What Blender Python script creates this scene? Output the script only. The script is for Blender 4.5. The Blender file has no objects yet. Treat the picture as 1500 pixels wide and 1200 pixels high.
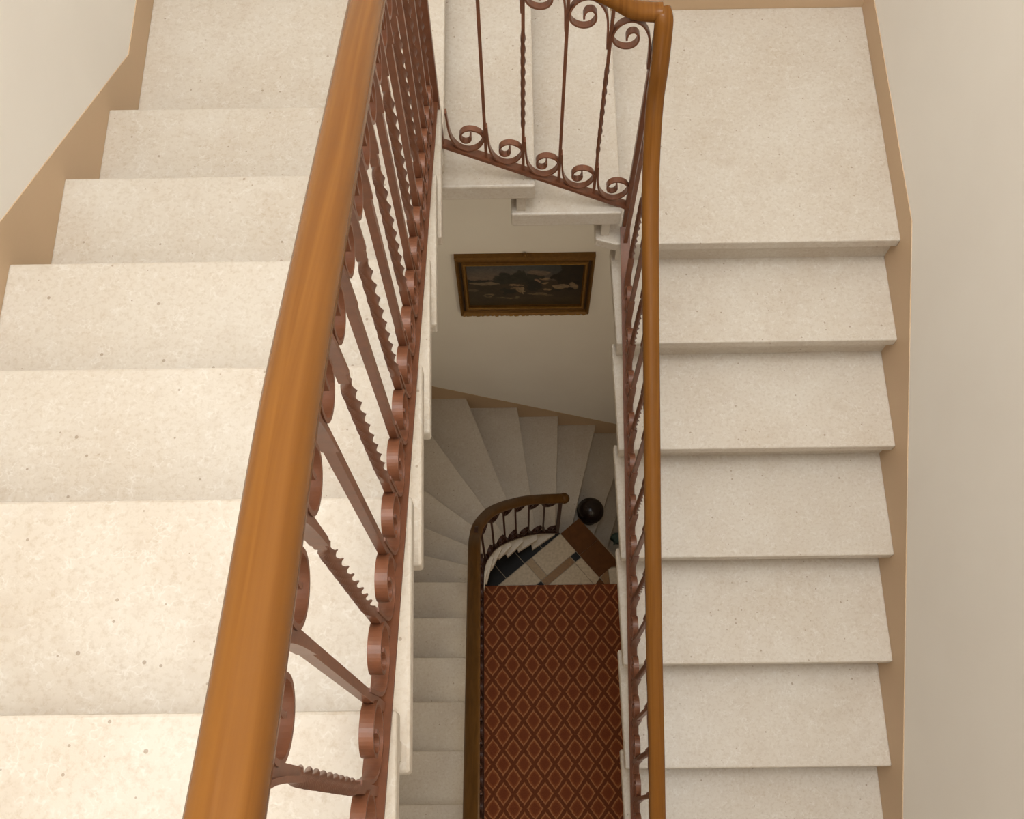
import bpy, bmesh, math, random
from mathutils import Vector, Matrix
random.seed(7)
scene = bpy.context.scene
COL = scene.collection
H = 6.79                       # camera height above the tiled hall floor (floor top is z = 0)

# ------------------------------------------------------------------ camera
PITCH, YAW, ROLL, FPX = .3729, .0157, -.0287, 1547.03
d = Vector((0, math.sin(PITCH), -math.cos(PITCH))); u = Vector((0, math.cos(PITCH), math.sin(PITCH))); r = Vector((1, 0, 0))
Rz = Matrix.Rotation(YAW, 3, 'Z'); d, u, r = Rz @ d, Rz @ u, Rz @ r
r, u = math.cos(ROLL) * r + math.sin(ROLL) * u, -math.sin(ROLL) * r + math.cos(ROLL) * u
cd = bpy.data.cameras.new('camera'); cam = bpy.data.objects.new('camera', cd); COL.objects.link(cam)
cam.matrix_world = Matrix(((r.x, u.x, -d.x, 0), (r.y, u.y, -d.y, 0), (r.z, u.z, -d.z, H), (0, 0, 0, 1)))
cd.sensor_width = 36; cd.sensor_fit = 'HORIZONTAL'; cd.lens = FPX * 36 / 1500; cd.clip_start = .02
scene.camera = cam

# ------------------------------------------------------------------ world, daylight, exposure
w = bpy.data.worlds.new('world'); scene.world = w; w.use_nodes = True
w.node_tree.nodes['Background'].inputs[0].default_value = (.9, .95, 1, 1)
w.node_tree.nodes['Background'].inputs[1].default_value = 1.0

def area(name, loc, rot, sx, sy, power, col):
    l = bpy.data.lights.new(name, 'AREA'); l.shape = 'RECTANGLE'; l.size = sx; l.size_y = sy
    l.energy = power; l.color = col
    o = bpy.data.objects.new(name, l); o.location = loc; o.rotation_euler = rot; COL.objects.link(o)
    return o
# daylight: rooflight over the well, tall window over the landings; the three lower lamps are added fill
area('rooflight_daylight', (.12, .35, H + 5.56), (0, 0, 0), 1.7, 3.4, 246, (.96, 1, 1.04))
area('stair_window_daylight', (-1.04, .6, H + 1.6), (0, -math.pi / 2, 0), 2.0, 2.2, 26, (.97, 1, 1.03))
area('half_landing_fill', (.07, -2.29, H - 2.35), (math.pi / 2, 0, 0), 1.3, 1.9, 12, (1, .92, .80))  # added lamp, brightens the lower back and right walls
area('hall_side_fill', (1.19, .20, 2.40), (0, math.pi / 2, 0), .8, 1.2, 12.5, (1, .86, .62))  # added lamp under the right flight, lifts the lower treads
area('hall_low_fill', (.07, -2.29, 1.25), (math.pi / 2, 0, 0), 1.1, 1.9, 4, (1, .90, .74))  # added low lamp for the carpet and hall floor
vs = scene.view_settings
vs.view_transform = 'Standard'; vs.look = 'None'; vs.gamma = 1; vs.use_curve_mapping = False
vs.exposure = 0.25

# ------------------------------------------------------------------ materials
def nodes(name):
    m = bpy.data.materials.new(name); m.use_nodes = True
    nt = m.node_tree; return m, nt, nt.nodes['Principled BSDF']
def N(nt, t, **kw):
    n = nt.nodes.new(t)
    for k, v in kw.items():
        if k in n.inputs: n.inputs[k].default_value = v
        else: setattr(n, k, v)
    return n
def ramp(nt, fac, stops):
    n = nt.nodes.new('ShaderNodeValToRGB'); nt.links.new(fac, n.inputs[0])
    e = n.color_ramp.elements
    while len(e) < len(stops): e.new(.5)
    for x, (p, c) in zip(e, stops): x.position = p; x.color = (*c, 1)
    return n.outputs[0]
def mix(nt, fac, a, b, mode='MIX'):
    n = nt.nodes.new('ShaderNodeMix'); n.data_type = 'RGBA'; n.blend_type = mode
    for s, v in ((n.inputs[0], fac), (n.inputs[6], a), (n.inputs[7], b)):
        if hasattr(v, 'links') or hasattr(v, 'is_linked'): nt.links.new(v, s)
        else: s.default_value = v if isinstance(v, (int, float)) else (*v, 1)
    return n.outputs[2]
def pos(nt): return nt.nodes.new('ShaderNodeNewGeometry').outputs['Position']
def bump(nt, b, h, strength, dist=.002):
    n = N(nt, 'ShaderNodeBump', Strength=strength, Distance=dist); nt.links.new(h, n.inputs['Height']); nt.links.new(n.outputs[0], b.inputs['Normal'])

def stone(name, tint=(1, 1, 1)):
    m, nt, b = nodes(name); P = pos(nt)
    T = lambda c: tuple(x * y for x, y in zip(c, tint))
    big = N(nt, 'ShaderNodeTexNoise', Scale=5.0, Detail=4.0); nt.links.new(P, big.inputs['Vector'])
    c = ramp(nt, big.outputs[0], [(.3, T((.70, .56, .41))), (.72, T((.82, .705, .56)))])
    # curly pale fossil flecks
    wv = N(nt, 'ShaderNodeTexNoise', Scale=45.0, Detail=2.0); nt.links.new(P, wv.inputs['Vector'])
    vm = N(nt, 'ShaderNodeVectorMath', operation='MULTIPLY_ADD'); nt.links.new(wv.outputs['Color'], vm.inputs[0]); vm.inputs[1].default_value = (.05,) * 3; nt.links.new(P, vm.inputs[2])
    v = N(nt, 'ShaderNodeTexVoronoi', feature='DISTANCE_TO_EDGE', Scale=42.0); nt.links.new(vm.outputs[0], v.inputs['Vector'])
    fl = ramp(nt, v.outputs['Distance'], [(.0, (1, 1, 1)), (.09, (0, 0, 0))])
    n2 = N(nt, 'ShaderNodeTexNoise', Scale=38.0, Detail=3.0); nt.links.new(P, n2.inputs['Vector'])
    gate = ramp(nt, n2.outputs[0], [(.46, (0, 0, 0)), (.62, (1, 1, 1))])
    f = mix(nt, 1.0, fl, gate, 'MULTIPLY')
    sc = N(nt, 'ShaderNodeMath', operation='MULTIPLY'); nt.links.new(f, sc.inputs[0]); sc.inputs[1].default_value = .55
    c = mix(nt, sc.outputs[0], c, T((1.0, .92, .80)))
    n3 = N(nt, 'ShaderNodeTexNoise', Scale=95.0, Detail=4.0, Roughness=.7); nt.links.new(P, n3.inputs['Vector'])
    mot = ramp(nt, n3.outputs[0], [(.30, T((.60, .46, .32))), (.52, T((.84, .73, .59)))])
    c = mix(nt, .42, c, mot)
    # warm patches and pits
    n4 = N(nt, 'ShaderNodeTexNoise', Scale=16.0, Detail=5.0); nt.links.new(P, n4.inputs['Vector'])
    st = ramp(nt, n4.outputs[0], [(.58, (0, 0, 0)), (.78, (.35, .35, .35))])
    c = mix(nt, st, c, T((.60, .46, .33)))
    vp = N(nt, 'ShaderNodeTexVoronoi', feature='F1', Scale=40.0); nt.links.new(P, vp.inputs['Vector'])
    sep = N(nt, 'ShaderNodeSeparateColor'); nt.links.new(vp.outputs['Color'], sep.inputs[0])
    sz = N(nt, 'ShaderNodeMapRange', **{'From Min': .40, 'From Max': 1.0, 'To Min': -.02, 'To Max': .14}); nt.links.new(sep.outputs[0], sz.inputs[0])
    lt = N(nt, 'ShaderNodeMath', operation='LESS_THAN'); nt.links.new(vp.outputs['Distance'], lt.inputs[0]); nt.links.new(sz.outputs[0], lt.inputs[1])
    pf = N(nt, 'ShaderNodeMath', operation='MULTIPLY'); nt.links.new(lt.outputs[0], pf.inputs[0]); pf.inputs[1].default_value = .6
    c = mix(nt, pf.outputs[0], c, T((.33, .22, .13)))
    oi = N(nt, 'ShaderNodeObjectInfo')
    vr = N(nt, 'ShaderNodeMapRange', **{'To Min': .95, 'To Max': 1.04}); nt.links.new(oi.outputs['Random'], vr.inputs[0])
    hsv = N(nt, 'ShaderNodeHueSaturation'); nt.links.new(c, hsv.inputs['Color']); nt.links.new(vr.outputs[0], hsv.inputs['Value'])
    nt.links.new(hsv.outputs[0], b.inputs['Base Color'])
    b.inputs['Roughness'].default_value = .42; b.inputs['Specular IOR Level'].default_value = .35
    bump(nt, b, n3.outputs[0], .25, .0015)
    return m
def paint(name, col, col2=None, rough=.75, scale=3):
    m, nt, b = nodes(name); P = pos(nt)
    n = N(nt, 'ShaderNodeTexNoise', Scale=float(scale), Detail=6.0); nt.links.new(P, n.inputs['Vector'])
    c2 = col2 or tuple(x * .94 for x in col)
    nt.links.new(ramp(nt, n.outputs[0], [(.3, c2), (.7, col)]), b.inputs['Base Color'])
    b.inputs['Roughness'].default_value = rough
    f = N(nt, 'ShaderNodeTexNoise', Scale=180.0, Detail=3.0); nt.links.new(P, f.inputs['Vector'])
    bump(nt, b, f.outputs[0], .12, .001)
    return m
def wood(name, c1, c2, rough=.3, coat=.3, st=(40, 40, 6)):
    m, nt, b = nodes(name)
    tc = N(nt, 'ShaderNodeNewGeometry')
    mp = N(nt, 'ShaderNodeMapping'); nt.links.new(tc.outputs['Position'], mp.inputs[0]); mp.inputs['Scale'].default_value = st
    n = N(nt, 'ShaderNodeTexNoise', Scale=1.5, Detail=5.0, Distortion=.6); nt.links.new(mp.outputs[0], n.inputs['Vector'])
    nt.links.new(ramp(nt, n.outputs[0], [(.3, c1), (.7, c2)]), b.inputs['Base Color'])
    b.inputs['Roughness'].default_value = rough; b.inputs['Coat Weight'].default_value = coat; b.inputs['Specular IOR Level'].default_value = .14
    return m
def plain(name, col, rough=.5, metal=0, spec=.5, coat=0):
    m, nt, b = nodes(name)
    P = pos(nt); n = N(nt, 'ShaderNodeTexNoise', Scale=60.0, Detail=4.0); nt.links.new(P, n.inputs['Vector'])
    nt.links.new(ramp(nt, n.outputs[0], [(.3, tuple(x * .82 for x in col)), (.7, tuple(min(1, x * 1.1) for x in col))]), b.inputs['Base Color'])
    b.inputs['Roughness'].default_value = rough; b.inputs['Metallic'].default_value = metal; b.inputs['Specular IOR Level'].default_value = spec; b.inputs['Coat Weight'].default_value = coat
    bump(nt, b, n.outputs[0], .15, .001)
    return m

M = {}
M['stone'] = stone('cream_limestone', (.69, .715, .755))
M['wall'] = paint('cream_wall_paint', (.885, .84, .77), (.86, .81, .74))
M['ceiling'] = paint('ceiling_paint', (.82, .80, .76))
M['skirt'] = paint('tan_skirting_paint', (.58, .41, .26), (.54, .38, .235), .6)
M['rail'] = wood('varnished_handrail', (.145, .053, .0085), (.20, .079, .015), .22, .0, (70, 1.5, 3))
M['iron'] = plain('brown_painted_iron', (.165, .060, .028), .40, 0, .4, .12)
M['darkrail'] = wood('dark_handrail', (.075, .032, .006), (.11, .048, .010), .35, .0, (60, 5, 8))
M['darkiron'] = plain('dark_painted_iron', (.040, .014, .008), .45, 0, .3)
M['ball'] = plain('black_varnished_ball', (.016, .009, .007), .25, 0, .4)
M['t_cream'] = plain('cream_floor_tile', (.46, .36, .24), .5)
M['t_tan'] = plain('tan_floor_tile', (.34, .23, .12), .5)
M['t_gold'] = plain('ochre_floor_tile', (.22, .11, .03), .5)
M['t_black'] = plain('black_floor_tile', (.010, .009, .008), .5, 0, .2)
M['t_brown'] = wood('brown_border_tile', (.085, .029, .005), (.11, .040, .008), .55, 0, (20, 20, 20))
M['t_pale'] = plain('pale_grey_floor_tile', (.52, .45, .35), .4)
M['grout'] = plain('floor_grout', (.30, .24, .17), .8)
M['gold'] = plain('old_gilt', (.20, .095, .016), .5, .5)
M['goldlight'] = plain('bright_gilt', (.36, .19, .04), .42, .6)
M['hollow'] = plain('frame_recess_shade', (.045, .022, .006), .6)  # dark tone that paints shade into the picture frame's recess
M['teal'] = plain('teal_cloth', (.16, .24, .20), .8)
M['white'] = paint('white_frame_paint', (.8, .8, .78))

def painting_mat():
    m, nt, b = nodes('dark_landscape_canvas')
    a = N(nt, 'ShaderNodeAttribute', attribute_name='Col'); nt.links.new(a.outputs['Color'], b.inputs['Base Color'])
    b.inputs['Roughness'].default_value = .45
    P = pos(nt); n = N(nt, 'ShaderNodeTexNoise', Scale=220.0, Detail=2.0); nt.links.new(P, n.inputs['Vector']); bump(nt, b, n.outputs[0], .2, .001)
    return m
M['canvas'] = painting_mat()

def rug_mat():
    m, nt, b = nodes('trellis_carpet_weave'); P = pos(nt)
    def MT(op, a, c=None, d_=None):
        n = nt.nodes.new('ShaderNodeMath'); n.operation = op
        for i, v in enumerate((a, c, d_)):
            if v is None: continue
            if isinstance(v, (int, float)): n.inputs[i].default_value = v
            else: nt.links.new(v, n.inputs[i])
        return n.outputs[0]
    nz = N(nt, 'ShaderNodeTexNoise', Scale=70.0, Detail=2.0); nt.links.new(P, nz.inputs['Vector'])
    s = N(nt, 'ShaderNodeSeparateXYZ'); nt.links.new(P, s.inputs[0])
    wob = MT('MULTIPLY', MT('SUBTRACT', nz.outputs[0], .5), .06)
    x = MT('ADD', MT('DIVIDE', MT('ADD', s.outputs[0], .0575), .1262), wob)   # lattice period across
    y = MT('ADD', MT('DIVIDE', MT('SUBTRACT', s.outputs[1], 1.347), .1695), wob)
    p = MT('ADD', x, y); q = MT('SUBTRACT', x, y)
    a = MT('SUBTRACT', MT('FRACT', MT('ADD', p, 50.0)), .5); c = MT('SUBTRACT', MT('FRACT', MT('ADD', q, 50.0)), .5)
    aa = MT('ABSOLUTE', a); ca = MT('ABSOLUTE', c)
    # ogee shape: bulge of the four sides, drawn-out points
    e1 = MT('ADD', aa, MT('MULTIPLY', MT('COSINE', MT('MULTIPLY', ca, 12.566)), -.012))
    e2 = MT('ADD', ca, MT('MULTIPLY', MT('COSINE', MT('MULTIPLY', aa, 12.566)), -.012))
    mx = MT('MAXIMUM', e1, e2)
    ground = (.235, .064, .022); lat = (.085, .021, .008); line = (.44, .20, .088); core = (.145, .034, .013)
    cr = nt.nodes.new('ShaderNodeValToRGB'); nt.links.new(mx, cr.inputs[0]); e = cr.color_ramp.elements
    st = [(0, core), (.22, core), (.28, ground), (.315, ground), (.335, line), (.375, line), (.40, ground), (.415, lat), (.5, lat)]
    while len(e) < len(st): e.new(.5)
    for k, (pp, cc) in zip(e, st): k.position = pp; k.color = (*cc, 1)
    f = N(nt, 'ShaderNodeTexNoise', Scale=260.0, Detail=2.0); nt.links.new(P, f.inputs['Vector'])
    cc = mix(nt, .28, cr.outputs[0], ramp(nt, f.outputs[0], [(.35, (.14, .036, .014)), (.65, (.40, .14, .055))]))
    nt.links.new(cc, b.inputs['Base Color']); b.inputs['Roughness'].default_value = .9; b.inputs['Specular IOR Level'].default_value = .15
    bump(nt, b, f.outputs[0], .5, .002)
    return m
M['rug'] = rug_mat()

# ------------------------------------------------------------------ helpers
def wloc(o): return Vector(o.get('_w', (0, 0, 0))) if o else Vector((0, 0, 0))
ROOTS = {}
def thing(name, label, cat, loc, group=None):
    o = bpy.data.objects.new(name, None); COL.objects.link(o); o.location = loc; o.empty_display_size = .1
    o['label'] = label; o['category'] = cat
    if group: o['group'] = group
    ROOTS[o.name] = Vector(loc); return o
def tag(o, label, cat): o['label'] = label; o['category'] = cat; return o
def struct(o): o['kind'] = 'structure'; return o
def link(name, me, mat, parent=None, loc=(0, 0, 0), rot=0):
    """loc is a world position; parents here are Empties or meshes without rotation"""
    if mat is not None and not me.materials: me.materials.append(M[mat])
    o = bpy.data.objects.new(name, me); COL.objects.link(o)
    o.location = Vector(loc)
    if parent: o.parent = parent; o.location = Vector(loc) - ROOTS[parent.name]
    o.rotation_euler.z = rot
    ROOTS[o.name] = Vector(loc)
    return o
def finish(name, bm, mat, parent=None, smooth=False, label=None):
    bmesh.ops.recalc_face_normals(bm, faces=bm.faces)
    vs_ = [v.co for v in bm.verts]
    lo = Vector([min(v[i] for v in vs_) for i in range(3)]); hi = Vector([max(v[i] for v in vs_) for i in range(3)])
    c = Vector(((lo.x + hi.x) / 2, (lo.y + hi.y) / 2, lo.z))
    bmesh.ops.translate(bm, verts=bm.verts, vec=-c)
    me = bpy.data.meshes.new(name); bm.to_mesh(me); bm.free()
    if smooth:
        for p in me.polygons: p.use_smooth = True
    o = link(name, me, mat, parent, c)
    if label: o['label'] = label
    return o
def prism_bm(poly, z0, z1, bev=0, seg=2, bm=None):
    bm2 = bmesh.new()
    a = [bm2.verts.new((x, y, z0)) for x, y in poly]; b = [bm2.verts.new((x, y, z1)) for x, y in poly]
    n = len(poly); bm2.faces.new(a[::-1]); bm2.faces.new(b)
    for i in range(n): bm2.faces.new((a[i], a[(i + 1) % n], b[(i + 1) % n], b[i]))
    bmesh.ops.recalc_face_normals(bm2, faces=bm2.faces)
    if bev: bmesh.ops.bevel(bm2, geom=bm2.edges[:], offset=bev, segments=seg, affect='EDGES', profile=.5)
    if bm is None: return bm2
    me = bpy.data.meshes.new('tmp'); bm2.to_mesh(me); bm2.free(); bm.from_mesh(me); bpy.data.meshes.remove(me); return bm
def box(x0, x1, y0, y1, z0, z1, bev=0, bm=None):
    return prism_bm([(x0, y0), (x1, y0), (x1, y1), (x0, y1)], z0, z1, bev, 2, bm)
def side_prism(pts, axis, t0, t1):
    """polygon in the (y,z) plane pushed along x (axis 0) or in (x,z) pushed along y (axis 1)"""
    bm = bmesh.new()
    f = (lambda p, t: (t, p[0], p[1])) if axis == 0 else (lambda p, t: (p[0], t, p[1]))
    a = [bm.verts.new(f(p, t0)) for p in pts]; b = [bm.verts.new(f(p, t1)) for p in pts]; n = len(pts)
    bm.faces.new(a); bm.faces.new(b[::-1])
    for i in range(n): bm.faces.new((a[i], b[i], b[(i + 1) % n], a[(i + 1) % n]))
    return bm
def catmull(pts, k=6):
    pts = [Vector(p) for p in pts]; out = []
    for i in range(len(pts) - 1):
        p0, p1, p2, p3 = pts[max(i - 1, 0)], pts[i], pts[i + 1], pts[min(i + 2, len(pts) - 1)]
        for j in range(k):
            t = j / k
            out.append(.5 * ((2 * p1) + (p2 - p0) * t + (2 * p0 - 5 * p1 + 4 * p2 - p3) * t * t + (3 * p1 - p0 - 3 * p2 + p3) * t ** 3))
    out.append(pts[-1]); return out
def sweep(path, prof, bm=None, up=Vector((0, 0, 1)), cap=True):
    bm = bm or bmesh.new(); path = [Vector(p) for p in path]; rings = []
    side_prev = None
    for i, p in enumerate(path):
        t = (path[min(i + 1, len(path) - 1)] - path[max(i - 1, 0)]).normalized()
        s = t.cross(up)
        s = s.normalized() if s.length > 1e-4 else side_prev
        side_prev = s
        v = s.cross(t).normalized()
        rings.append([bm.verts.new(p + s * a + v * b) for a, b in prof])
    n = len(prof)
    for A, B in zip(rings, rings[1:]):
        for i in range(n): bm.faces.new((A[i], A[(i + 1) % n], B[(i + 1) % n], B[i]))
    if cap: bm.faces.new(rings[0][::-1]); bm.faces.new(rings[-1])
    return bm
def oval(w_, h_, n=16, flat=.0):
    out = []
    for i in range(n):
        a = 2 * math.pi * i / n
        x, y = math.cos(a), math.sin(a)
        out.append((math.copysign(abs(x) ** .8, x) * w_ / 2, (math.copysign(abs(y) ** .8, y)) * h_ / 2))
    return out
def rect(w_, h_): return [(-w_ / 2, -h_ / 2), (w_ / 2, -h_ / 2), (w_ / 2, h_ / 2), (-w_ / 2, h_ / 2)]
def lathe(prof, c, n=24, bm=None):
    bm = bm or bmesh.new(); rings = []
    for rr, z in prof:
        rings.append([bm.verts.new((c[0] + rr * math.cos(2 * math.pi * i / n), c[1] + rr * math.sin(2 * math.pi * i / n), c[2] + z)) for i in range(n)])
    for A, B in zip(rings, rings[1:]):
        for i in range(n): bm.faces.new((A[i], A[(i + 1) % n], B[(i + 1) % n], B[i]))
    bm.faces.new(rings[0][::-1]); bm.faces.new(rings[-1]); return bm

# ------------------------------------------------------------------ the room
XL, XR, YB, YF = -1.045, 1.194, 2.581, -2.3
ZT, ZBOT = H + 5.6, -.66
WALL = .12
wl = struct(finish('wall_left', box(XL - .0015 - WALL, XL - .0015, YF - WALL, YB + WALL + .0015, ZBOT, ZT), 'wall'))
wr = struct(finish('wall_right', box(XR + .0015, XR + .0015 + WALL, YF - WALL, YB + WALL + .0015, ZBOT, ZT), 'wall'))
wb = struct(finish('wall_back', box(XL - .0015, XR + .0015, YB + .0015, YB + .0015 + WALL, ZBOT, ZT), 'wall'))
wf = struct(finish('wall_front', box(XL - .0015, XR + .0015, YF - WALL, YF, ZBOT, ZT), 'wall'))
# ceiling with the rooflight opening
SX0, SX1, SY0, SY1 = -.80, .94, -1.38, 2.08
bm = box(XL - .0015, SX0, YF, YB + .0015, ZT - .12, ZT)
box(SX1, XR + .0015, YF, YB + .0015, ZT - .12, ZT, 0, bm); box(SX0, SX1, YF, SY0, ZT - .12, ZT, 0, bm); box(SX0, SX1, SY1, YB + .0015, ZT - .12, ZT, 0, bm)
struct(finish('ceiling', bm, 'ceiling'))
bm = box(SX0, SX0 + .05, SY0, SY1, ZT, ZT + .06)
box(SX1 - .05, SX1, SY0, SY1, ZT, ZT + .06, 0, bm); box(SX0 + .05, SX1 - .05, SY0, SY0 + .05, ZT, ZT + .06, 0, bm); box(SX0 + .05, SX1 - .05, SY1 - .05, SY1, ZT, ZT + .06, 0, bm)
struct(finish('window_1', bm, 'white'))

def frame_y(name, x0, x1, y0, y1, z0, z1, t=.05):
    bm = box(x0 - t, x0, y0, y1, z0 - t, z1 + t); box(x1, x1 + t, y0, y1, z0 - t, z1 + t, 0, bm); box(x0, x1, y0, y1, z0 - t, z0, 0, bm); box(x0, x1, y0, y1, z1, z1 + t, 0, bm)
    return struct(finish(name, bm, 'white'))
bm = box(XL - .0015, XL + .02, -.55, -.50, H + .55, H + 2.65); box(XL - .0015, XL + .02, 1.70, 1.75, H + .55, H + 2.65, 0, bm); box(XL - .0015, XL + .02, -.50, 1.70, H + .55, H + .60, 0, bm); box(XL - .0015, XL + .02, -.50, 1.70, H + 2.60, H + 2.65, 0, bm)
struct(finish('window_2', bm, 'white'))
frame_y('added_window_3', -.58, .72, YF, YF + .03, H - 3.30, H - 1.40)  # unseen frame made up around the half-landing fill lamp
bm = box(XR - .02, XR, -.45, -.40, 1.95, 2.85); box(XR - .02, XR, .80, .85, 1.95, 2.85, 0, bm); box(XR - .02, XR, -.40, .80, 1.95, 2.0, 0, bm); box(XR - .02, XR, -.40, .80, 2.80, 2.85, 0, bm)
struct(finish('added_window_4', bm, 'white'))  # made-up frame for the added hall side lamp, out of view
frame_y('added_door_1', -.48, .62, YF, YF + .03, .30, 2.20)  # door surround made up for the added low hall lamp, unseen

# ------------------------------------------------------------------ stairs
T = .042
zw = lambda z: z + H
XiL = lambda y: -.158 - .017 * y
XiR = lambda y: .335 - .016 * y
LY = [1.727, 1.404, 1.084, .770, .472, .136, -.18, -.50, -.82]      # nosings of the flight along the left wall
LZ = [zw(-2.247 + .17 * k) for k in range(9)]
RY = [1.667, 1.397, 1.096, .782, .469, .157, -.15, -.46, -.77]
RZ = [zw(-2.867 - .15 * k) for k in range(9)]
def slab(name, poly, ztop, parent, bev=.005, t=T):
    return finish(name, prism_bm(poly, ztop - t, ztop, bev), 'stone', parent)

fl = thing('stair_flight', 'cream limestone flight with only tread tops showing, beside the thick foreground handrail', 'stairs', (-.6, .45, LZ[0] - .17))
for k in range(8):
    y1, y0 = LY[k], LY[k + 1] - .07
    slab('tread', [(XL, y0), (XiL(y0), y0), (XiL(y1), y1), (XL, y1)], LZ[k], fl)
    zr0 = LZ[k] - .17
    ry = LY[k] - .028
    finish('riser', box(XL, XiL(ry) - .012, ry - .026, ry, zr0, LZ[k] - T), 'stone', fl)
ry = LY[8] - .028
finish('riser', box(XL, XiL(ry) - .012, ry - .026, ry, LZ[7], LZ[8] - T), 'stone', fl)

MZ = [zw(-2.417), zw(-2.567), zw(-2.717), zw(-2.867)]
MX = [-.197, .058, .318]
MY = 1.686
la = thing('stair_landing', 'cream stone landing at the foot of the flight that shows no risers', 'landing', (-.6, 2.1, MZ[0] - T))
slab('landing_slab', [(XL, LY[0] - .07), (MX[0] + .004, LY[0] - .07), (MX[0], YB), (XL, YB)], MZ[0], la)
ra = thing('stair_landing', 'large square cream stone landing in the corner of two tan skirtings', 'landing', (.75, 2.1, MZ[3] - T))
slab('landing_slab', [(MX[2] - .07, MY), (XiR(1.667), RY[0]), (XR, RY[0]), (XR, YB), (MX[2] - .07, YB)], MZ[3], ra)
mf = thing('stair_flight', 'short pair of cream stone steps behind the scrolled iron railing panel', 'stairs', (.06, 2.1, MZ[3]))
for i in (0, 1):
    slab('tread', [(MX[i] - .07, MY), (MX[i + 1], MY), (MX[i + 1], YB), (MX[i] - .07, YB)], MZ[i + 1], mf, .006, .068)
for i in range(3):
    rx = MX[i] - .028
    finish('riser', box(rx - .026, rx, MY + .012, YB, MZ[i + 1], MZ[i] - T), 'stone', mf)

rf = thing('stair_flight', 'cream limestone flight with shadowed risers dropping from the square landing', 'stairs', (.75, .4, RZ[8]))
for k in range(1, 8):
    y0, y1 = RY[k], RY[k - 1] + .0
    y1 = RY[k - 1] + .07
    slab('tread', [(XiR(y0), y0), (XR, y0), (XR, y1), (XiR(y1), y1)], RZ[k], rf)
for k in range(8):
    ry = RY[k] + .028
    finish('riser', box(XiR(ry) + .012, XR, ry, ry + .026, RZ[k + 1], RZ[k] - T), 'stone', rf)

# landings under and behind the camera
ua = thing('stair_landing', 'upper stone landing behind the viewpoint at the head of the stairs', 'landing', (.07, -1.5, LZ[8] - .2))
slab('landing_slab', [(XL, YF), (XR, YF), (XR, LY[8]), (XL, LY[8])], LZ[8], ua)
na = thing('stair_landing', 'stone half landing where the lower dim flight begins', 'landing', (.07, -1.5, RZ[8] - T))
slab('landing_slab', [(XL, YF), (XR, YF), (XR, RY[8] + .07), (XL, RY[8] + .07)], RZ[8], na)

# lower flight: straight treads, then winders round the curved railing, passing below the hall floor at the end
lf = thing('stair_flight', 'dim curving winder staircase below the gilt-framed landscape painting', 'stairs', (-.5, 1.6, -.6))
lowY = [1.184, .966, .744, .519, .294, .074, -.145, -.36]
for k in range(1, 8):
    y1, y0 = lowY[k], (lowY[k + 1] if k < 7 else -.575) - .06
    slab('tread', [(XL, y0), (-.168 - .03 * y0, y0), (-.168 - .03 * y1, y1), (XL, y1)], 1.28 + .175 * k, lf)
    ry = lowY[k] - .028
    finish('riser', box(XL, -.18 - .03 * ry, ry - .026, ry, 1.28 + .175 * (k - 1), 1.28 + .175 * k - T), 'stone', lf)
W = [  # (outer end, inner end, height) of each nosing, going down
    ((-1.045, 1.192), (-.176, 1.181), 1.28), ((-1.045, 1.497), (-.158, 1.283), 1.105), ((-1.045, 1.802), (-.130, 1.392), .93),
    ((-1.045, 2.223), (-.086, 1.482), .755), ((-.766, 2.581), (-.035, 1.535), .58), ((-.338, 2.581), (.030, 1.600), .405),
    ((-.006, 2.581), (.115, 1.655), .23), ((.273, 2.581), (.230, 1.735), .055), ((.541, 2.581), (.352, 1.848), -.12),
    ((.795, 2.581), (.499, 1.807), -.295), ((.879, 2.581), (.587, 1.713), -.47)]
prev = ((-1.045, .966), (-.204, .966))
for i, (o, n_, z) in enumerate(W):
    dl = math.hypot(o[0] - n_[0], o[1] - n_[1]); n_ = (n_[0] + (o[0] - n_[0]) / dl * .022, n_[1] + (o[1] - n_[1]) / dl * .022)
    poly = [n_, o]
    if o[0] > XL + .001 and prev[0][0] <= XL + .001: poly.append((XL, YB))
    def back(p, q_):   # slip the hidden rear edge a little under the tread above
        dx, dy = p[0] - q_[0], p[1] - q_[1]; L_ = math.hypot(dx, dy) or 1
        k = min(.04, L_ * .4); return (max(XL, p[0] + dx / L_ * k), min(YB, p[1] + dy / L_ * k))
    poly += [back(prev[0], o) if abs(prev[0][0] - XL) > .001 or abs(o[0] - XL) < .001 else prev[0], back(prev[1], n_)]
    slab('tread', poly, z, lf, .004)
    # riser under this nosing
    dx, dy = o[0] - n_[0], o[1] - n_[1]; L_ = math.hypot(dx, dy); tx, ty = dx / L_, dy / L_
    nx, ny = -ty, tx
    pm = ((prev[0][0] + prev[1][0]) / 2, (prev[0][1] + prev[1][1]) / 2)
    if (pm[0] - n_[0]) * nx + (pm[1] - n_[1]) * ny < 0: nx, ny = -nx, -ny
    a = (n_[0] + tx * .012 + nx * .026, n_[1] + ty * .012 + ny * .026); c_ = (min(max(o[0] + nx * .026, XL), XR), min(o[1] + ny * .026, YB))
    finish('riser', prism_bm([a, c_, (max(c_[0] + nx * .022, XL), min(c_[1] + ny * .022, YB)), (a[0] + nx * .022, a[1] + ny * .022)], z - .175, z - T), 'stone', lf)
    prev = (o, n_)

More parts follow.
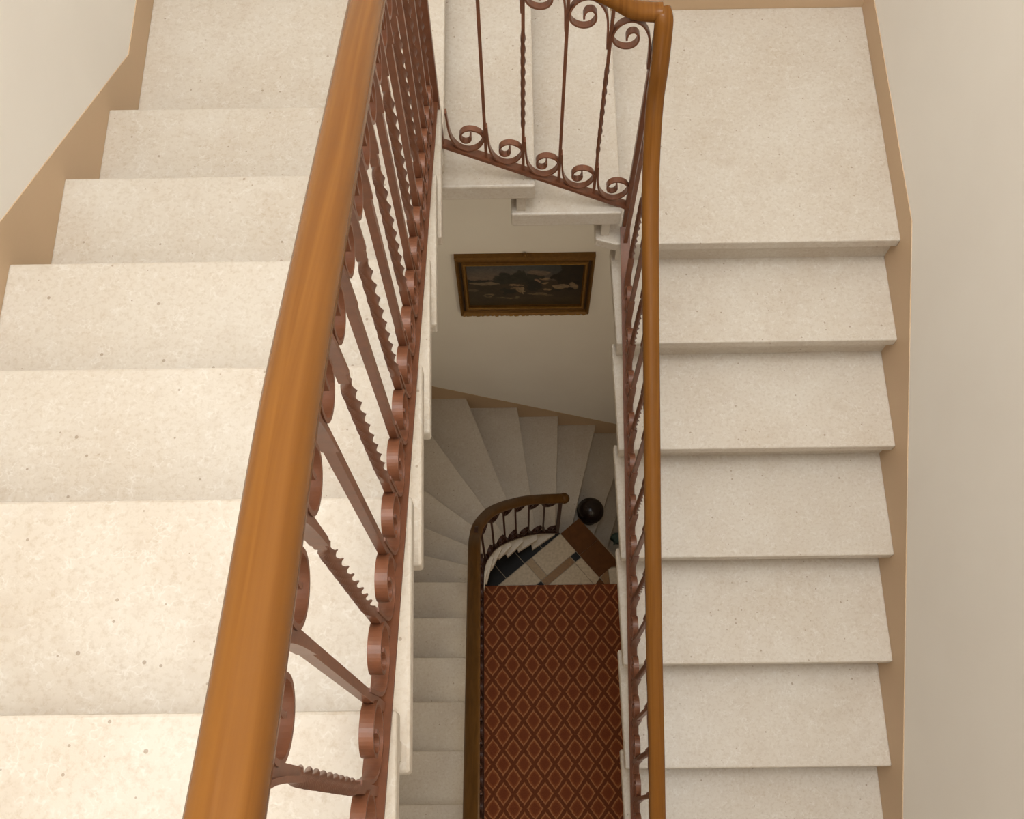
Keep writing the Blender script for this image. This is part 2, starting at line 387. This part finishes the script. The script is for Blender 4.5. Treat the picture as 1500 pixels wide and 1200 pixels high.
# ------------------------------------------------------------------ skirtings
nl = lambda y: zw(-2.247) - .17 * (y - 1.727) / .3195
pts = [(YB, MZ[0]), (YB, MZ[0] + .107), (1.955, MZ[0] + .107), (1.517, zw(-2.058)), (1.146, zw(-1.845)), (-.82, zw(-.80)), (-.82, LZ[8] - .17)]
low = []
for k in range(8, -1, -1):
    low += [(LY[k] - .054, LZ[k] - T), (LY[k] - .054, LZ[k] - .17)]
poly = [(YB, MZ[0] - .01), (YB, MZ[0] + .107), (1.955, MZ[0] + .107), (1.146, zw(-1.845)), (-.80, zw(-.83)), (-.80, zw(-1.15)), (1.70, MZ[0] - .16)]
struct(finish('baseboard_left', side_prism(poly, 0, XL - .0015, XL + .001), 'skirt'))
poly = [(YB, MZ[3] - .01), (YB, MZ[3] + .102), (1.674, MZ[3] + .098), (.974, zw(-3.114)), (.007, zw(-3.58)), (-.77, zw(-3.96)), (-.77, zw(-4.3)), (1.60, MZ[3] - .22)]
struct(finish('baseboard_right', side_prism(poly, 0, XR - .001, XR + .0015), 'skirt'))
poly = [(XL, MZ[0] - .01), (XL, MZ[0] + .107), (MX[0], MZ[0] + .107), (MX[2] + .05, MZ[3] + .102), (XR, MZ[3] + .102), (XR, MZ[3] - .01), (MX[2], MZ[3] - .05), (MX[0], MZ[0] - .2)]
struct(finish('baseboard_back', side_prism(poly, 1, YB - .001, YB + .0015), 'skirt'))
poly = [(XL, .33 + .55), (-.563, zw(-6.163)), (.695, zw(-6.915)), (XR, zw(-7.21)), (XR, -.64), (.9, -.64), (-.2, .15), (XL, .5)]
struct(finish('trim_1', side_prism(poly, 1, YB - .001, YB + .0015), 'skirt'))

# ------------------------------------------------------------------ hall floor, tiles, lower floor
edge = [(-1.045, 2.40), (-.05, 2.40), (.10, 1.79), (.268, 1.772), (.406, 1.858), (.638, 1.600), (1.194, 1.60), (1.194, -2.3), (-1.045, -2.3)]
fo = finish('floor', prism_bm(edge, -.035, -.004), 'grout'); struct(fo)
inset = [(-1.045, 2.0), (-.2, 1.9), (.05, 1.62), (.30, 1.64), (.50, 1.42), (1.194, 1.42), (1.194, 1.30), (-1.045, 1.30)]
struct(finish('trim_2', prism_bm(inset, -.66, -.036), 'wall'))
lo_ = finish('floor_lower', box(XL, XR, .9, YB, -.70, -.645), 't_pale'); struct(lo_)
O = (.268, 1.772); U = (.772, .636); V = (.636, -.772)
def uv(a, b): return (O[0] + U[0] * a + V[0] * b, O[1] + U[1] * a + V[1] * b)
G = .0025
def clip_y(poly, y0):
    out = []
    for i, p in enumerate(poly):
        q_ = poly[(i + 1) % len(poly)]
        if p[1] >= y0: out.append(p)
        if (p[1] >= y0) != (q_[1] >= y0):
            t = (y0 - p[1]) / (q_[1] - p[1]); out.append((p[0] + (q_[0] - p[0]) * t, y0))
    return out
def tile(u0, u1, v0, v1, mat, G=.0025):
    poly = [uv(u0 + G, v0 + G), uv(u1 - G, v0 + G), uv(u1 - G, v1 - G), uv(u0 + G, v1 - G)]
    if max(p[1] for p in poly) < 1.36 or min(p[0] for p in poly) < -.75: return
    if max(p[1] for p in poly) > 2.0: return
    poly = clip_y(poly, 1.30)
    if len(poly) < 3: return
    finish('tile', prism_bm(poly, -.004, .0), mat, fo)
for b in range(5):                                            # black border along the stair
    u1 = -.10 - .155 * b + .10
    tile(u1 - .155, u1, -.15, 0, 't_black')
    if b: tile(u1 - .155, u1, -.30, -.15, 't_black')
PER = .302
for n_ in range(3):
    u1 = -PER * n_
    tile(u1 - PER + .052, u1, 0, .156, 't_cream'); tile(u1 - PER, u1 - PER + .052, 0, .156, 't_tan')
    tile(u1 - .052, u1, .156, .208, 't_black'); tile(u1 - PER, u1 - .052, .156, .208, 't_gold')
    tile(u1 - .057, u1, .208, .40, 't_cream'); tile(u1 - .31, u1 - .057, .208, .46, 't_cream')
def tpoly(poly, mat): return finish('tile', prism_bm(poly, -.004, .0), mat, fo)
tile(0, .163, 0, .19, 't_brown', .0009); tile(0, .163, .19, .383, 't_brown', .0009)
tpoly([(.524, 1.478), (.570, 1.532), (.580, 1.42), (.575, 1.36)], 't_gold')
tpoly([(.480, 1.424), (.515, 1.472), (.572, 1.40), (.56, 1.33), (.46, 1.33)], 't_brown')
tpoly([(.576, 1.534), (.70, 1.545), (.70, 1.33), (.583, 1.33)], 't_pale')
tpoly([(.59, 1.545), (.644, 1.594), (.76, 1.594), (.76, 1.552)], 't_brown')
tpoly([(.765, 1.594), (1.19, 1.594), (1.19, 1.33), (.765, 1.33)], 't_pale')

# carpet
rg = finish('rug', box(-.70, .90, -1.9, 1.430, .0, .011, .003), 'rug')
tag(rg, 'red-brown carpet with a trellis of ogee diamonds at the bottom of the well', 'rug')

# ------------------------------------------------------------------ railings
BW = .103
raw = [(140, 640), (147, 735), (160, 790), (190, 830), (228, 850), (265, 853), (305, 838), (333, 805), (333, 772), (308, 748), (268, 737), (232, 743), (211, 763), (211, 790), (230, 806), (255, 803), (266, 788), (266, 772)]
scr = [((x - 130) / 215, (853 - y) / (215 * .62)) for x, y in raw]
def scroll_mesh(name, width, flip, mat, wd=.017, th=.005, k=4, tall=1.0):
    sgn = -1 if flip else 1
    path = [(width * (x if not flip else 1 - x), 0, sgn * z * width * tall) for x, z in scr]
    path = catmull(path, k)
    bm = bmesh.new(); rings = []
    for i, p in enumerate(path):
        t = (path[min(i + 1, len(path) - 1)] - path[max(i - 1, 0)]).normalized(); nrm = Vector((-t.z, 0, t.x))
        h = th / 2
        rings.append([bm.verts.new(p + nrm * a + Vector((0, b, 0))) for a, b in ((-h, -wd / 2), (h, -wd / 2), (h, wd / 2), (-h, wd / 2))])
    for A, B in zip(rings, rings[1:]):
        for i in range(4): bm.faces.new((A[i], A[(i + 1) % 4], B[(i + 1) % 4], B[i]))
    bm.faces.new(rings[0][::-1]); bm.faces.new(rings[-1]); bmesh.ops.recalc_face_normals(bm, faces=bm.faces)
    me = bpy.data.meshes.new(name); bm.to_mesh(me); bm.free(); me.materials.append(M[mat])
    return me
S_LO = scroll_mesh('scroll', BW, False, 'iron'); S_HI = scroll_mesh('scroll_top', BW, True, 'iron')
SR_LO = scroll_mesh('scroll_wide', .1145, False, 'iron'); SR_HI = scroll_mesh('scroll_wide_top', .1145, True, 'iron')
D_LO = scroll_mesh('dark_scroll', .100, False, 'darkiron', .016, .006, 3); D_HI = scroll_mesh('dark_scroll_top', .100, True, 'darkiron', .016, .006, 3)

def baluster(name, foot, top, twisted, parent, mat='iron', wd=.0118, ang=0):
    """square bar; the twisted kind is wrung round its own axis in the middle"""
    foot, top = Vector(foot), Vector(top)
    bm = bmesh.new(); rings = []
    a0, a1 = .25, .72
    fr = [0, a0 - .02] + [a0 + (a1 - a0) * i / 72 for i in range(73)] + [a1 + .02, 1] if twisted else [0, 1]
    npt = 8 if twisted else 4
    for f in fr:
        p = foot.lerp(top, f); tw = 0; e = 0
        if twisted and a0 <= f <= a1:
            q_ = (f - a0) / (a1 - a0); tw = -q_ * 2 * math.pi * 2.25; e = min(1, 14 * min(q_, 1 - q_))
        ring = []
        for i in range(npt):
            t = 2 * math.pi * i / npt + math.pi / 4
            if npt == 8: rad = wd / 2 * (1.414 if i % 2 == 0 else 1.0) * (1 + e * (.10 if i % 2 == 0 else -.38))
            else: rad = wd / 2 * 1.414
            ring.append(bm.verts.new(p + Vector((math.cos(t + tw + ang), math.sin(t + tw + ang), 0)) * rad))
        rings.append(ring)
    for k_, (A, B) in enumerate(zip(rings, rings[1:])):
        for i in range(npt):
            f_ = bm.faces.new((A[i], A[(i + 1) % npt], B[(i + 1) % npt], B[i])); f_.smooth = twisted and 1 <= k_ < len(rings) - 2
    bm.faces.new(rings[0][::-1]); bm.faces.new(rings[-1])
    return finish(name, bm, mat, parent)
def put(me, name, loc, rot, parent): return link(name, me, None, parent, loc, rot)
def interp(pts, s, i=0, j=1):
    pts = sorted(pts, key=lambda p: p[i])
    for a, b in zip(pts, pts[1:]):
        if a[i] <= s <= b[i]: return a[j] + (b[j] - a[j]) * (s - a[i]) / (b[i] - a[i])
    a, b = (pts[0], pts[1]) if s < pts[0][i] else (pts[-2], pts[-1])
    return a[j] + (b[j] - a[j]) * (s - a[i]) / (b[i] - a[i])

bal = thing('balustrade', 'reddish-brown wrought-iron balustrade with scrolls, twisted bars and orange-brown handrail round the well', 'railing', (0, 1.7, zw(-2.85)))
RAILP = oval(.0475, .042, 16)
# --- left side
XbL = lambda y: -.177 - .018 * y
hl = [(XbL(-.85), -.85, zw(-.27)), (XbL(-.4), -.4, zw(-.50)), (XbL(0), .004, zw(-.669)), (-.1785, .134, zw(-.717)), (-.1815, .309, zw(-.781)), (-.185, .49, zw(-.866)), (-.189, .70, zw(-.965)),
      (-.194, 1.027, zw(-1.115)), (-.203, 1.45, zw(-1.325)), (-.207, 1.64, zw(-1.44)), (-.205, 1.70, zw(-1.50))]
bZ = lambda y: nl(y) + .019
finish('base_rail', sweep([(XbL(y), y, bZ(y)) for y in (-.85, 1.745)], rect(.030, .007)), 'iron', bal)
hand_l = catmull(hl, 6)
# --- middle
mid_bar = lambda x: zw(-2.397) - (.325 / .53) * (x + .20)
mid_top = lambda x: zw(-1.935) + (.325 / .53) * (.335 - x)
YM = 1.717
finish('base_rail', sweep([(-.205, YM, mid_bar(-.205)), (.34, YM, mid_bar(.34))], rect(.026, .011)), 'iron', bal)
# --- right side
XbR = lambda y: .362 - .014 * y
nr = lambda y: zw(-2.867) - .497 * (1.667 - y) + .012
finish('base_rail', sweep([(XbR(y), y, nr(y)) for y in (1.71, -.80)], rect(.030, .007)), 'iron', bal)
hr = [(.340, YM + .005, zw(-1.915)), (.345, 1.700, zw(-1.925)), (.345, 1.678, zw(-1.966)), (.345, 1.655, zw(-2.035)), (.344, 1.635, zw(-2.12)), (.344, 1.59, zw(-2.20)), (.344, 1.53, zw(-2.265)), (.3445, 1.46, zw(-2.32)),
      (.346, 1.32, zw(-2.405)), (.349, 1.0, zw(-2.57)), (.352, .51, zw(-2.81)), (.355, 0, zw(-3.015)), (.358, -.8, zw(-3.40))]
fin_l = finish('handrail', sweep(hand_l, RAILP), 'rail', bal, True)
hm = [(-.205, 1.700, zw(-1.50)), (-.203, YM, zw(-1.56)), (-.185, YM, zw(-1.60))] + [(x, YM, mid_top(x)) for x in (-.12, 0, .12, .22)] + [(.275, YM, zw(-1.905)), (.318, YM, zw(-1.915)), (.343, YM, zw(-1.915))]
RAILM = oval(.044, .040, 16)
finish('handrail', sweep(catmull(hm, 5), RAILM), 'rail', bal, True)
finish('handrail', sweep(catmull(hr, 5), RAILM), 'rail', bal, True)
# corner posts
def post(x, y, z0, z1, wx=.024, wy=.024, mat='iron', par=bal): return finish('corner_post', box(x - wx / 2, x + wx / 2, y - wy / 2, y + wy / 2, z0, z1, .002), mat, par)
post(-.205, YM + .004, MZ[0], zw(-1.56), .030, .022)
post(.342, YM, MZ[3], zw(-1.935), .024, .020)

# balusters and scrolls, left flight
HB = .0
for i in range(-8, 17):
    y = .036 + .1017 * i
    if y > 1.69: continue
    zt = interp([(p[1], p[2]) for p in hl], y) - .012
    baluster('twisted_baluster' if i % 2 == 0 else 'baluster', (XbL(y), y, bZ(y)), (XbL(y), y, zt), i % 2 == 0, bal)
for i in range(-8, 16):
    y = .036 + .1017 * i; ym = y + .045
    put(S_LO, 'scroll', (XbL(ym), y, bZ(ym) + .007), math.pi / 2, bal)
    put(S_HI, 'top_scroll', (XbL(ym), y, interp([(p[1], p[2]) for p in hl], ym + .01) - .024), math.pi / 2, bal)
# middle panel
mx = [-.098, .006, .109, .213, .316]
xs = [-.182, -.078, .024, .126, .230, .333]
for i in range(1, 5):
    baluster('twisted_baluster' if i % 2 == 0 else 'baluster', (xs[i], YM, mid_bar(xs[i])), (xs[i], YM, mid_top(xs[i]) - .01), i % 2 == 0, bal, wd=.0082)
for i in range(5):
    xm = xs[i] + .045
    put(S_LO, 'scroll', (xs[i], YM, mid_bar(xm) + .009), 0, bal)
    put(S_HI, 'top_scroll', (xs[i], YM, min(mid_top(xm + .012), zw(-1.80) + .6) - .022 if i < 4 else zw(-1.915) - .022), 0, bal)
# right flight
SPR = .1145
for i in range(-6, 15):
    y = .065 + SPR * i
    if y > 1.68: continue
    zt = interp([(p[1], p[2]) for p in hr], y) - .012
    baluster('baluster' if i % 2 == 0 else 'twisted_baluster', (XbR(y), y, nr(y)), (interp([(p[1], p[0]) for p in hr], y), y, zt), i % 2 != 0, bal)
for i in range(-6, 14):
    y = .065 + SPR * i; ym = y - .05
    put(SR_LO, 'scroll', (XbR(ym), y, nr(ym) + .007), -math.pi / 2, bal)
    put(SR_HI, 'top_scroll', (interp([(p[1], p[0]) for p in hr], ym), y, interp([(p[1], p[2]) for p in hr], ym - .01) - .024), -math.pi / 2, bal)

# --- lower curved balustrade
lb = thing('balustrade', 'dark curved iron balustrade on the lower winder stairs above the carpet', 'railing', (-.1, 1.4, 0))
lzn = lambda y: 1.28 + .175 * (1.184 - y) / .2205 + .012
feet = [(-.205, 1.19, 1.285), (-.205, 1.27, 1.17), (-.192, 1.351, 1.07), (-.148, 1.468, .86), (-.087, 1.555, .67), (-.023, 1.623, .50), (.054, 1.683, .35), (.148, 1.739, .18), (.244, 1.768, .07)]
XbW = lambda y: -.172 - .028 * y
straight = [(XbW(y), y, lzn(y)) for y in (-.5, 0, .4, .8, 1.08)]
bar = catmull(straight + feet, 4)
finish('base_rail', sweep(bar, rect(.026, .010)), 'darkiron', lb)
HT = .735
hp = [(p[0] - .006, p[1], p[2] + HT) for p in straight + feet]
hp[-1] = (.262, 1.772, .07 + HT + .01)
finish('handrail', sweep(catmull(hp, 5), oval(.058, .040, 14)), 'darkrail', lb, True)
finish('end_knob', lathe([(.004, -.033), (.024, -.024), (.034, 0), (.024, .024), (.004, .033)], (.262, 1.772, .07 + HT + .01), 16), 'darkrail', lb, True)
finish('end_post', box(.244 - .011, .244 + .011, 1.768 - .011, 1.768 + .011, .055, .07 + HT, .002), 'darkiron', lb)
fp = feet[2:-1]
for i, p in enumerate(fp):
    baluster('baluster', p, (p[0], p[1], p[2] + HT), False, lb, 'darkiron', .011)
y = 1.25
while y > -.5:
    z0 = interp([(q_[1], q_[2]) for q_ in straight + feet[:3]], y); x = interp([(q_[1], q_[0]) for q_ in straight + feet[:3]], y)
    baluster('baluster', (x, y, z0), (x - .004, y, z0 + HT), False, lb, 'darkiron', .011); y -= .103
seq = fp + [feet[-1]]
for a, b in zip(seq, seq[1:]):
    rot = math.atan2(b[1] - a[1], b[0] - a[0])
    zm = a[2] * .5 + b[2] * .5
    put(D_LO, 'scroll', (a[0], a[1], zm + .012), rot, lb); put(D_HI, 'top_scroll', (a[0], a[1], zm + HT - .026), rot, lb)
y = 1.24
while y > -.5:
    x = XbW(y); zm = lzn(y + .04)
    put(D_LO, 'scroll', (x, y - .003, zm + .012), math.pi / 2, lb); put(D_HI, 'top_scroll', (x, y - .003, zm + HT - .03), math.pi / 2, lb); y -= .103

# ------------------------------------------------------------------ newel ball and teal bundle
nb = thing('newel_post', 'black round ball newel on a short post beside the brown border tiles', 'newel', (.481, 1.964, -.295))
finish('newel_ball', lathe([(.0915 * math.cos(a), .0915 * math.sin(a)) for a in [math.radians(-88 + 176 * i / 20) for i in range(21)]], (.481, 1.964, -.140), 32), 'ball', nb, True)
finish('newel_stem', lathe([(.060, 0), (.060, .018), (.048, .026), (.044, .05), (.05, .075), (.04, .085)], (.481, 1.964, -.2945), 24), 'ball', nb, True)
bm = bmesh.new()
import itertools
n1, n2_ = 14, 10; gridv = []
for i in range(n1 + 1):
    row = []
    for j in range(n2_ + 1):
        a, b = i / n1, j / n2_
        hgt = .055 * (math.sin(math.pi * a) * math.sin(math.pi * b)) ** .4 + .012 * math.sin(9 * a + 4 * b) * math.sin(math.pi * a) * math.sin(math.pi * b)
        row.append(bm.verts.new((.66 + .17 * a + .015 * math.sin(7 * b), 1.845 + .085 * b + .012 * math.sin(8 * a), -.645 + max(0, hgt))))
    gridv.append(row)
for i in range(n1):
    for j in range(n2_): bm.faces.new((gridv[i][j], gridv[i + 1][j], gridv[i + 1][j + 1], gridv[i][j + 1]))
bm.faces.new([gridv[i][0] for i in range(n1, -1, -1)] + [gridv[0][j] for j in range(1, n2_ + 1)] + [gridv[i][n2_] for i in range(1, n1 + 1)] + [gridv[n1][j] for j in range(n2_ - 1, 0, -1)])
tag(finish('folded_cloth', bm, 'teal', None, True), 'small crumpled teal cloth on the floor below the last winder step', 'cloth')

# ------------------------------------------------------------------ framed painting
px0, px1, pz0, pz1 = -.302, .389, zw(-5.128), zw(-4.511)
ix0, ix1, iz0, iz1 = -.246, .335, zw(-5.036), zw(-4.592)
YW = YB + .0015; YP = 2.552
pic = thing('framed_painting', 'dark landscape painting in a gilt moulded frame on the stairwell wall', 'painting', ((px0 + px1) / 2, YW, pz0))
prof = [(0, 0), (0, .024), (.06, .034), (.22, .037), (.30, .030), (.36, .016), (.54, .014), (.60, .028), (.74, .030), (.82, .012), (1, .013), (1, 0)]
def frail(o0, o1, i0, i1, name):
    bm = bmesh.new(); ra_, rb_ = [], []
    for t, dep in prof:
        for lst, (ou, inn) in ((ra_, (o0, i0)), (rb_, (o1, i1))):
            lst.append(bm.verts.new((ou[0] + (inn[0] - ou[0]) * t, YW - dep, ou[1] + (inn[1] - ou[1]) * t)))
    n = len(prof)
    for i in range(n): bm.faces.new((ra_[i], ra_[(i + 1) % n], rb_[(i + 1) % n], rb_[i]))
    bm.faces.new(ra_[::-1]); bm.faces.new(rb_)
    return finish(name, bm, 'gold', pic)
oc = [(px0, pz0), (px1, pz0), (px1, pz1), (px0, pz1)]; ic = [(ix0, iz0), (ix1, iz0), (ix1, iz1), (ix0, iz1)]
for i in range(4): frail(oc[i], oc[(i + 1) % 4], ic[i], ic[(i + 1) % 4], 'frame_rail')
# dark strips painting shade into the recess between the two gilt ridges
def band(t0, t1):
    f = lambda a, b, t: a + (b - a) * t
    x0, x1, z0, z1 = f(px0, ix0, t0), f(px1, ix1, t0), f(pz0, iz0, t0), f(pz1, iz1, t0)
    X0, X1, Z0, Z1 = f(px0, ix0, t1), f(px1, ix1, t1), f(pz0, iz0, t1), f(pz1, iz1, t1)
    for (a, b, c, e) in ((x0, x1, z0, Z0), (x0, x1, Z1, z1), (x0, X0, Z0, Z1), (X1, x1, Z0, Z1)):
        finish('recess_shade_strip', box(a, b, YW - .0175, YW - .012, c, e), 'hollow', pic)
band(.36, .53)
# bright inner fillet and carved beading
for (x0, x1, z0, z1) in ((ix0 - .016, ix1 + .016, iz0 - .016, iz0 - .008), (ix0 - .016, ix1 + .016, iz1 + .008, iz1 + .016), (ix0 - .016, ix0 - .008, iz0 - .008, iz1 + .008), (ix1 + .008, ix1 + .016, iz0 - .008, iz1 + .008)):
    finish('gilt_fillet', box(x0, x1, YW - .031, YW - .02, z0, z1, .002), 'goldlight', pic)
bm = bmesh.new()
random.seed(3)
k = 0; x = px0 + .02
while x < px1 - .01:
    s = random.uniform(.008, .013)
    mat4 = Matrix.Translation((x, YW - .033, pz0 + random.uniform(.004, .013))) @ Matrix.Diagonal((s * 1.3, .006, s * .8, 1))
    bmesh.ops.create_icosphere(bm, subdivisions=1, radius=1, matrix=mat4); x += random.uniform(.014, .03)
o = finish('carved_ornament', bm, 'goldlight', pic, True)
finish('hanger', lathe([(.003, 0), (.010, .004), (.011, .012), (.004, .018)], (.045, YW - .016, pz1), 12), 'gold', pic, True)
# canvas: a generic dark landscape painted in vertex colours
NX, NZ = 150, 110
rnd = random.Random(11)
def vnoise(seed):
    g = {}
    def f(x, y):
        i, j = math.floor(x), math.floor(y); fx, fy = x - i, y - j
        def h(a, b):
            if (a, b) not in g: g[(a, b)] = random.Random(a * 7919 + b * 104729 + seed).random()
            return g[(a, b)]
        fx, fy = fx * fx * (3 - 2 * fx), fy * fy * (3 - 2 * fy)
        return (h(i, j) * (1 - fx) + h(i + 1, j) * fx) * (1 - fy) + (h(i, j + 1) * (1 - fx) + h(i + 1, j + 1) * fx) * fy
    return f
n1_, n2f, n3f = vnoise(1), vnoise(2), vnoise(3)
def lerp3(a, b, t): t = max(0, min(1, t)); return tuple(x + (y - x) * t for x, y in zip(a, b))
def ell(x, y, cx, cy, rx, ry): return ((x - cx) / rx) ** 2 + ((y - cy) / ry) ** 2
def pix(x, y):          # x 0..1 across, y 0 top..1 bottom
    j = (n1_(x * 14, y * 10) - .5) * .05 + (n2f(x * 40, y * 30) - .5) * .025
    xx, yy = x + j, y + j * .8
    # sky
    if yy < .40:
        c = lerp3((.045, .050, .050), (.105, .075, .055), (yy - .08) / .3 + (.25 - abs(x - .18)) * .8)
        c = lerp3(c, (.020, .020, .016), (x - .50) * 1.6)
    else:
        c = lerp3((.022, .016, .009), (.034, .024, .012), n1_(x * 9, y * 7))
        if yy > .80: c = lerp3(c, (.045, .033, .016), .6 * n2f(x * 6, y * 9))
    D = (.010, .010, .007)
    if ell(xx, yy, .10, .43, .16, .06) < 1: c = D
    if ell(xx, yy, .15, .46, .13, .035) < 1: c = (.12, .088, .056)
    for cx, cy, rx, ry in ((.31, .34, .075, .14), (.40, .37, .09, .10), (.45, .28, .04, .13), (.50, .33, .022, .16), (.59, .36, .08, .14)):
        if ell(xx, yy, cx, cy, rx, ry) < 1: c = lerp3(D, (.022, .022, .014), n2f(x * 30, y * 24))
    if xx > .70 + .12 * n1_(y * 6, 3) and yy < .62 + .1 * n1_(x * 8, 5): c = lerp3((.007, .006, .004), (.018, .014, .008), n2f(x * 25, y * 20))
    P1 = (.20, .135, .078)
    for cx, cy, rx, ry, col in ((.63, .23, .09, .05, (.12, .085, .06)), (.60, .42, .03, .05, (.20, .12, .08)), (.68, .37, .05, .025, P1), (.68, .47, .045, .02, P1), (.68, .61, .038, .022, P1),
                                (.82, .56, .075, .06, (.19, .135, .082)), (.93, .54, .035, .075, (.17, .12, .075)), (.965, .55, .02, .03, P1), (.41, .50, .065, .022, P1), (.42, .58, .045, .02, P1),
                                (.475, .63, .012, .09, (.23, .165, .10)), (.45, .64, .012, .05, P1), (.60, .72, .085, .025, (.14, .10, .055)), (.67, .755, .07, .02, (.13, .09, .05)),
                                (.19, .76, .048, .05, (.15, .105, .06)), (.36, .82, .09, .016, (.13, .095, .05)), (.42, .79, .03, .018, (.12, .09, .05)), (.04, .62, .04, .03, (.09, .065, .04))):
        if ell(xx, yy, cx, cy, rx, ry) < 1: c = lerp3(c, col, .55 + .45 * n2f(x * 50, y * 40))
    if ell(xx, yy, .19, .765, .03, .022) < 1 or ell(xx, yy, .36, .66, .07, .10) < 1 and n1_(x * 20, y * 12) > .4: c = D
    if ell(xx, yy, .57, .53, .06, .13) < 1: c = (.012, .011, .008)
    f = .8 + .4 * n3f(x * 70, y * 60)
    return tuple(v * f * 1.4 for v in c)
verts, faces, cols = [], [], []
for jz in range(NZ + 1):
    for i in range(NX + 1):
        a, b = i / NX, jz / NZ
        verts.append((ix0 - .002 + (ix1 - ix0 + .004) * a, YW - .013, iz1 + .002 - (iz1 - iz0 + .004) * b)); cols.append(pix(a, b))
for jz in range(NZ):
    for i in range(NX):
        a = jz * (NX + 1) + i; faces.append((a, a + NX + 1, a + NX + 2, a + 1))
me = bpy.data.meshes.new('canvas'); cc = Vector(((px0 + px1) / 2, YW, pz0))
me.from_pydata([tuple(Vector(v) - cc) for v in verts], [], faces); at = me.color_attributes.new('Col', 'FLOAT_COLOR', 'POINT')
for i, c in enumerate(cols): at.data[i].color = (*c, 1)
link('canvas', me, 'canvas', pic, cc)
finish('backing', box(ix0 - .01, ix1 + .01, YW - .011, YW - .001, iz0 - .01, iz1 + .01), 'grout', pic)
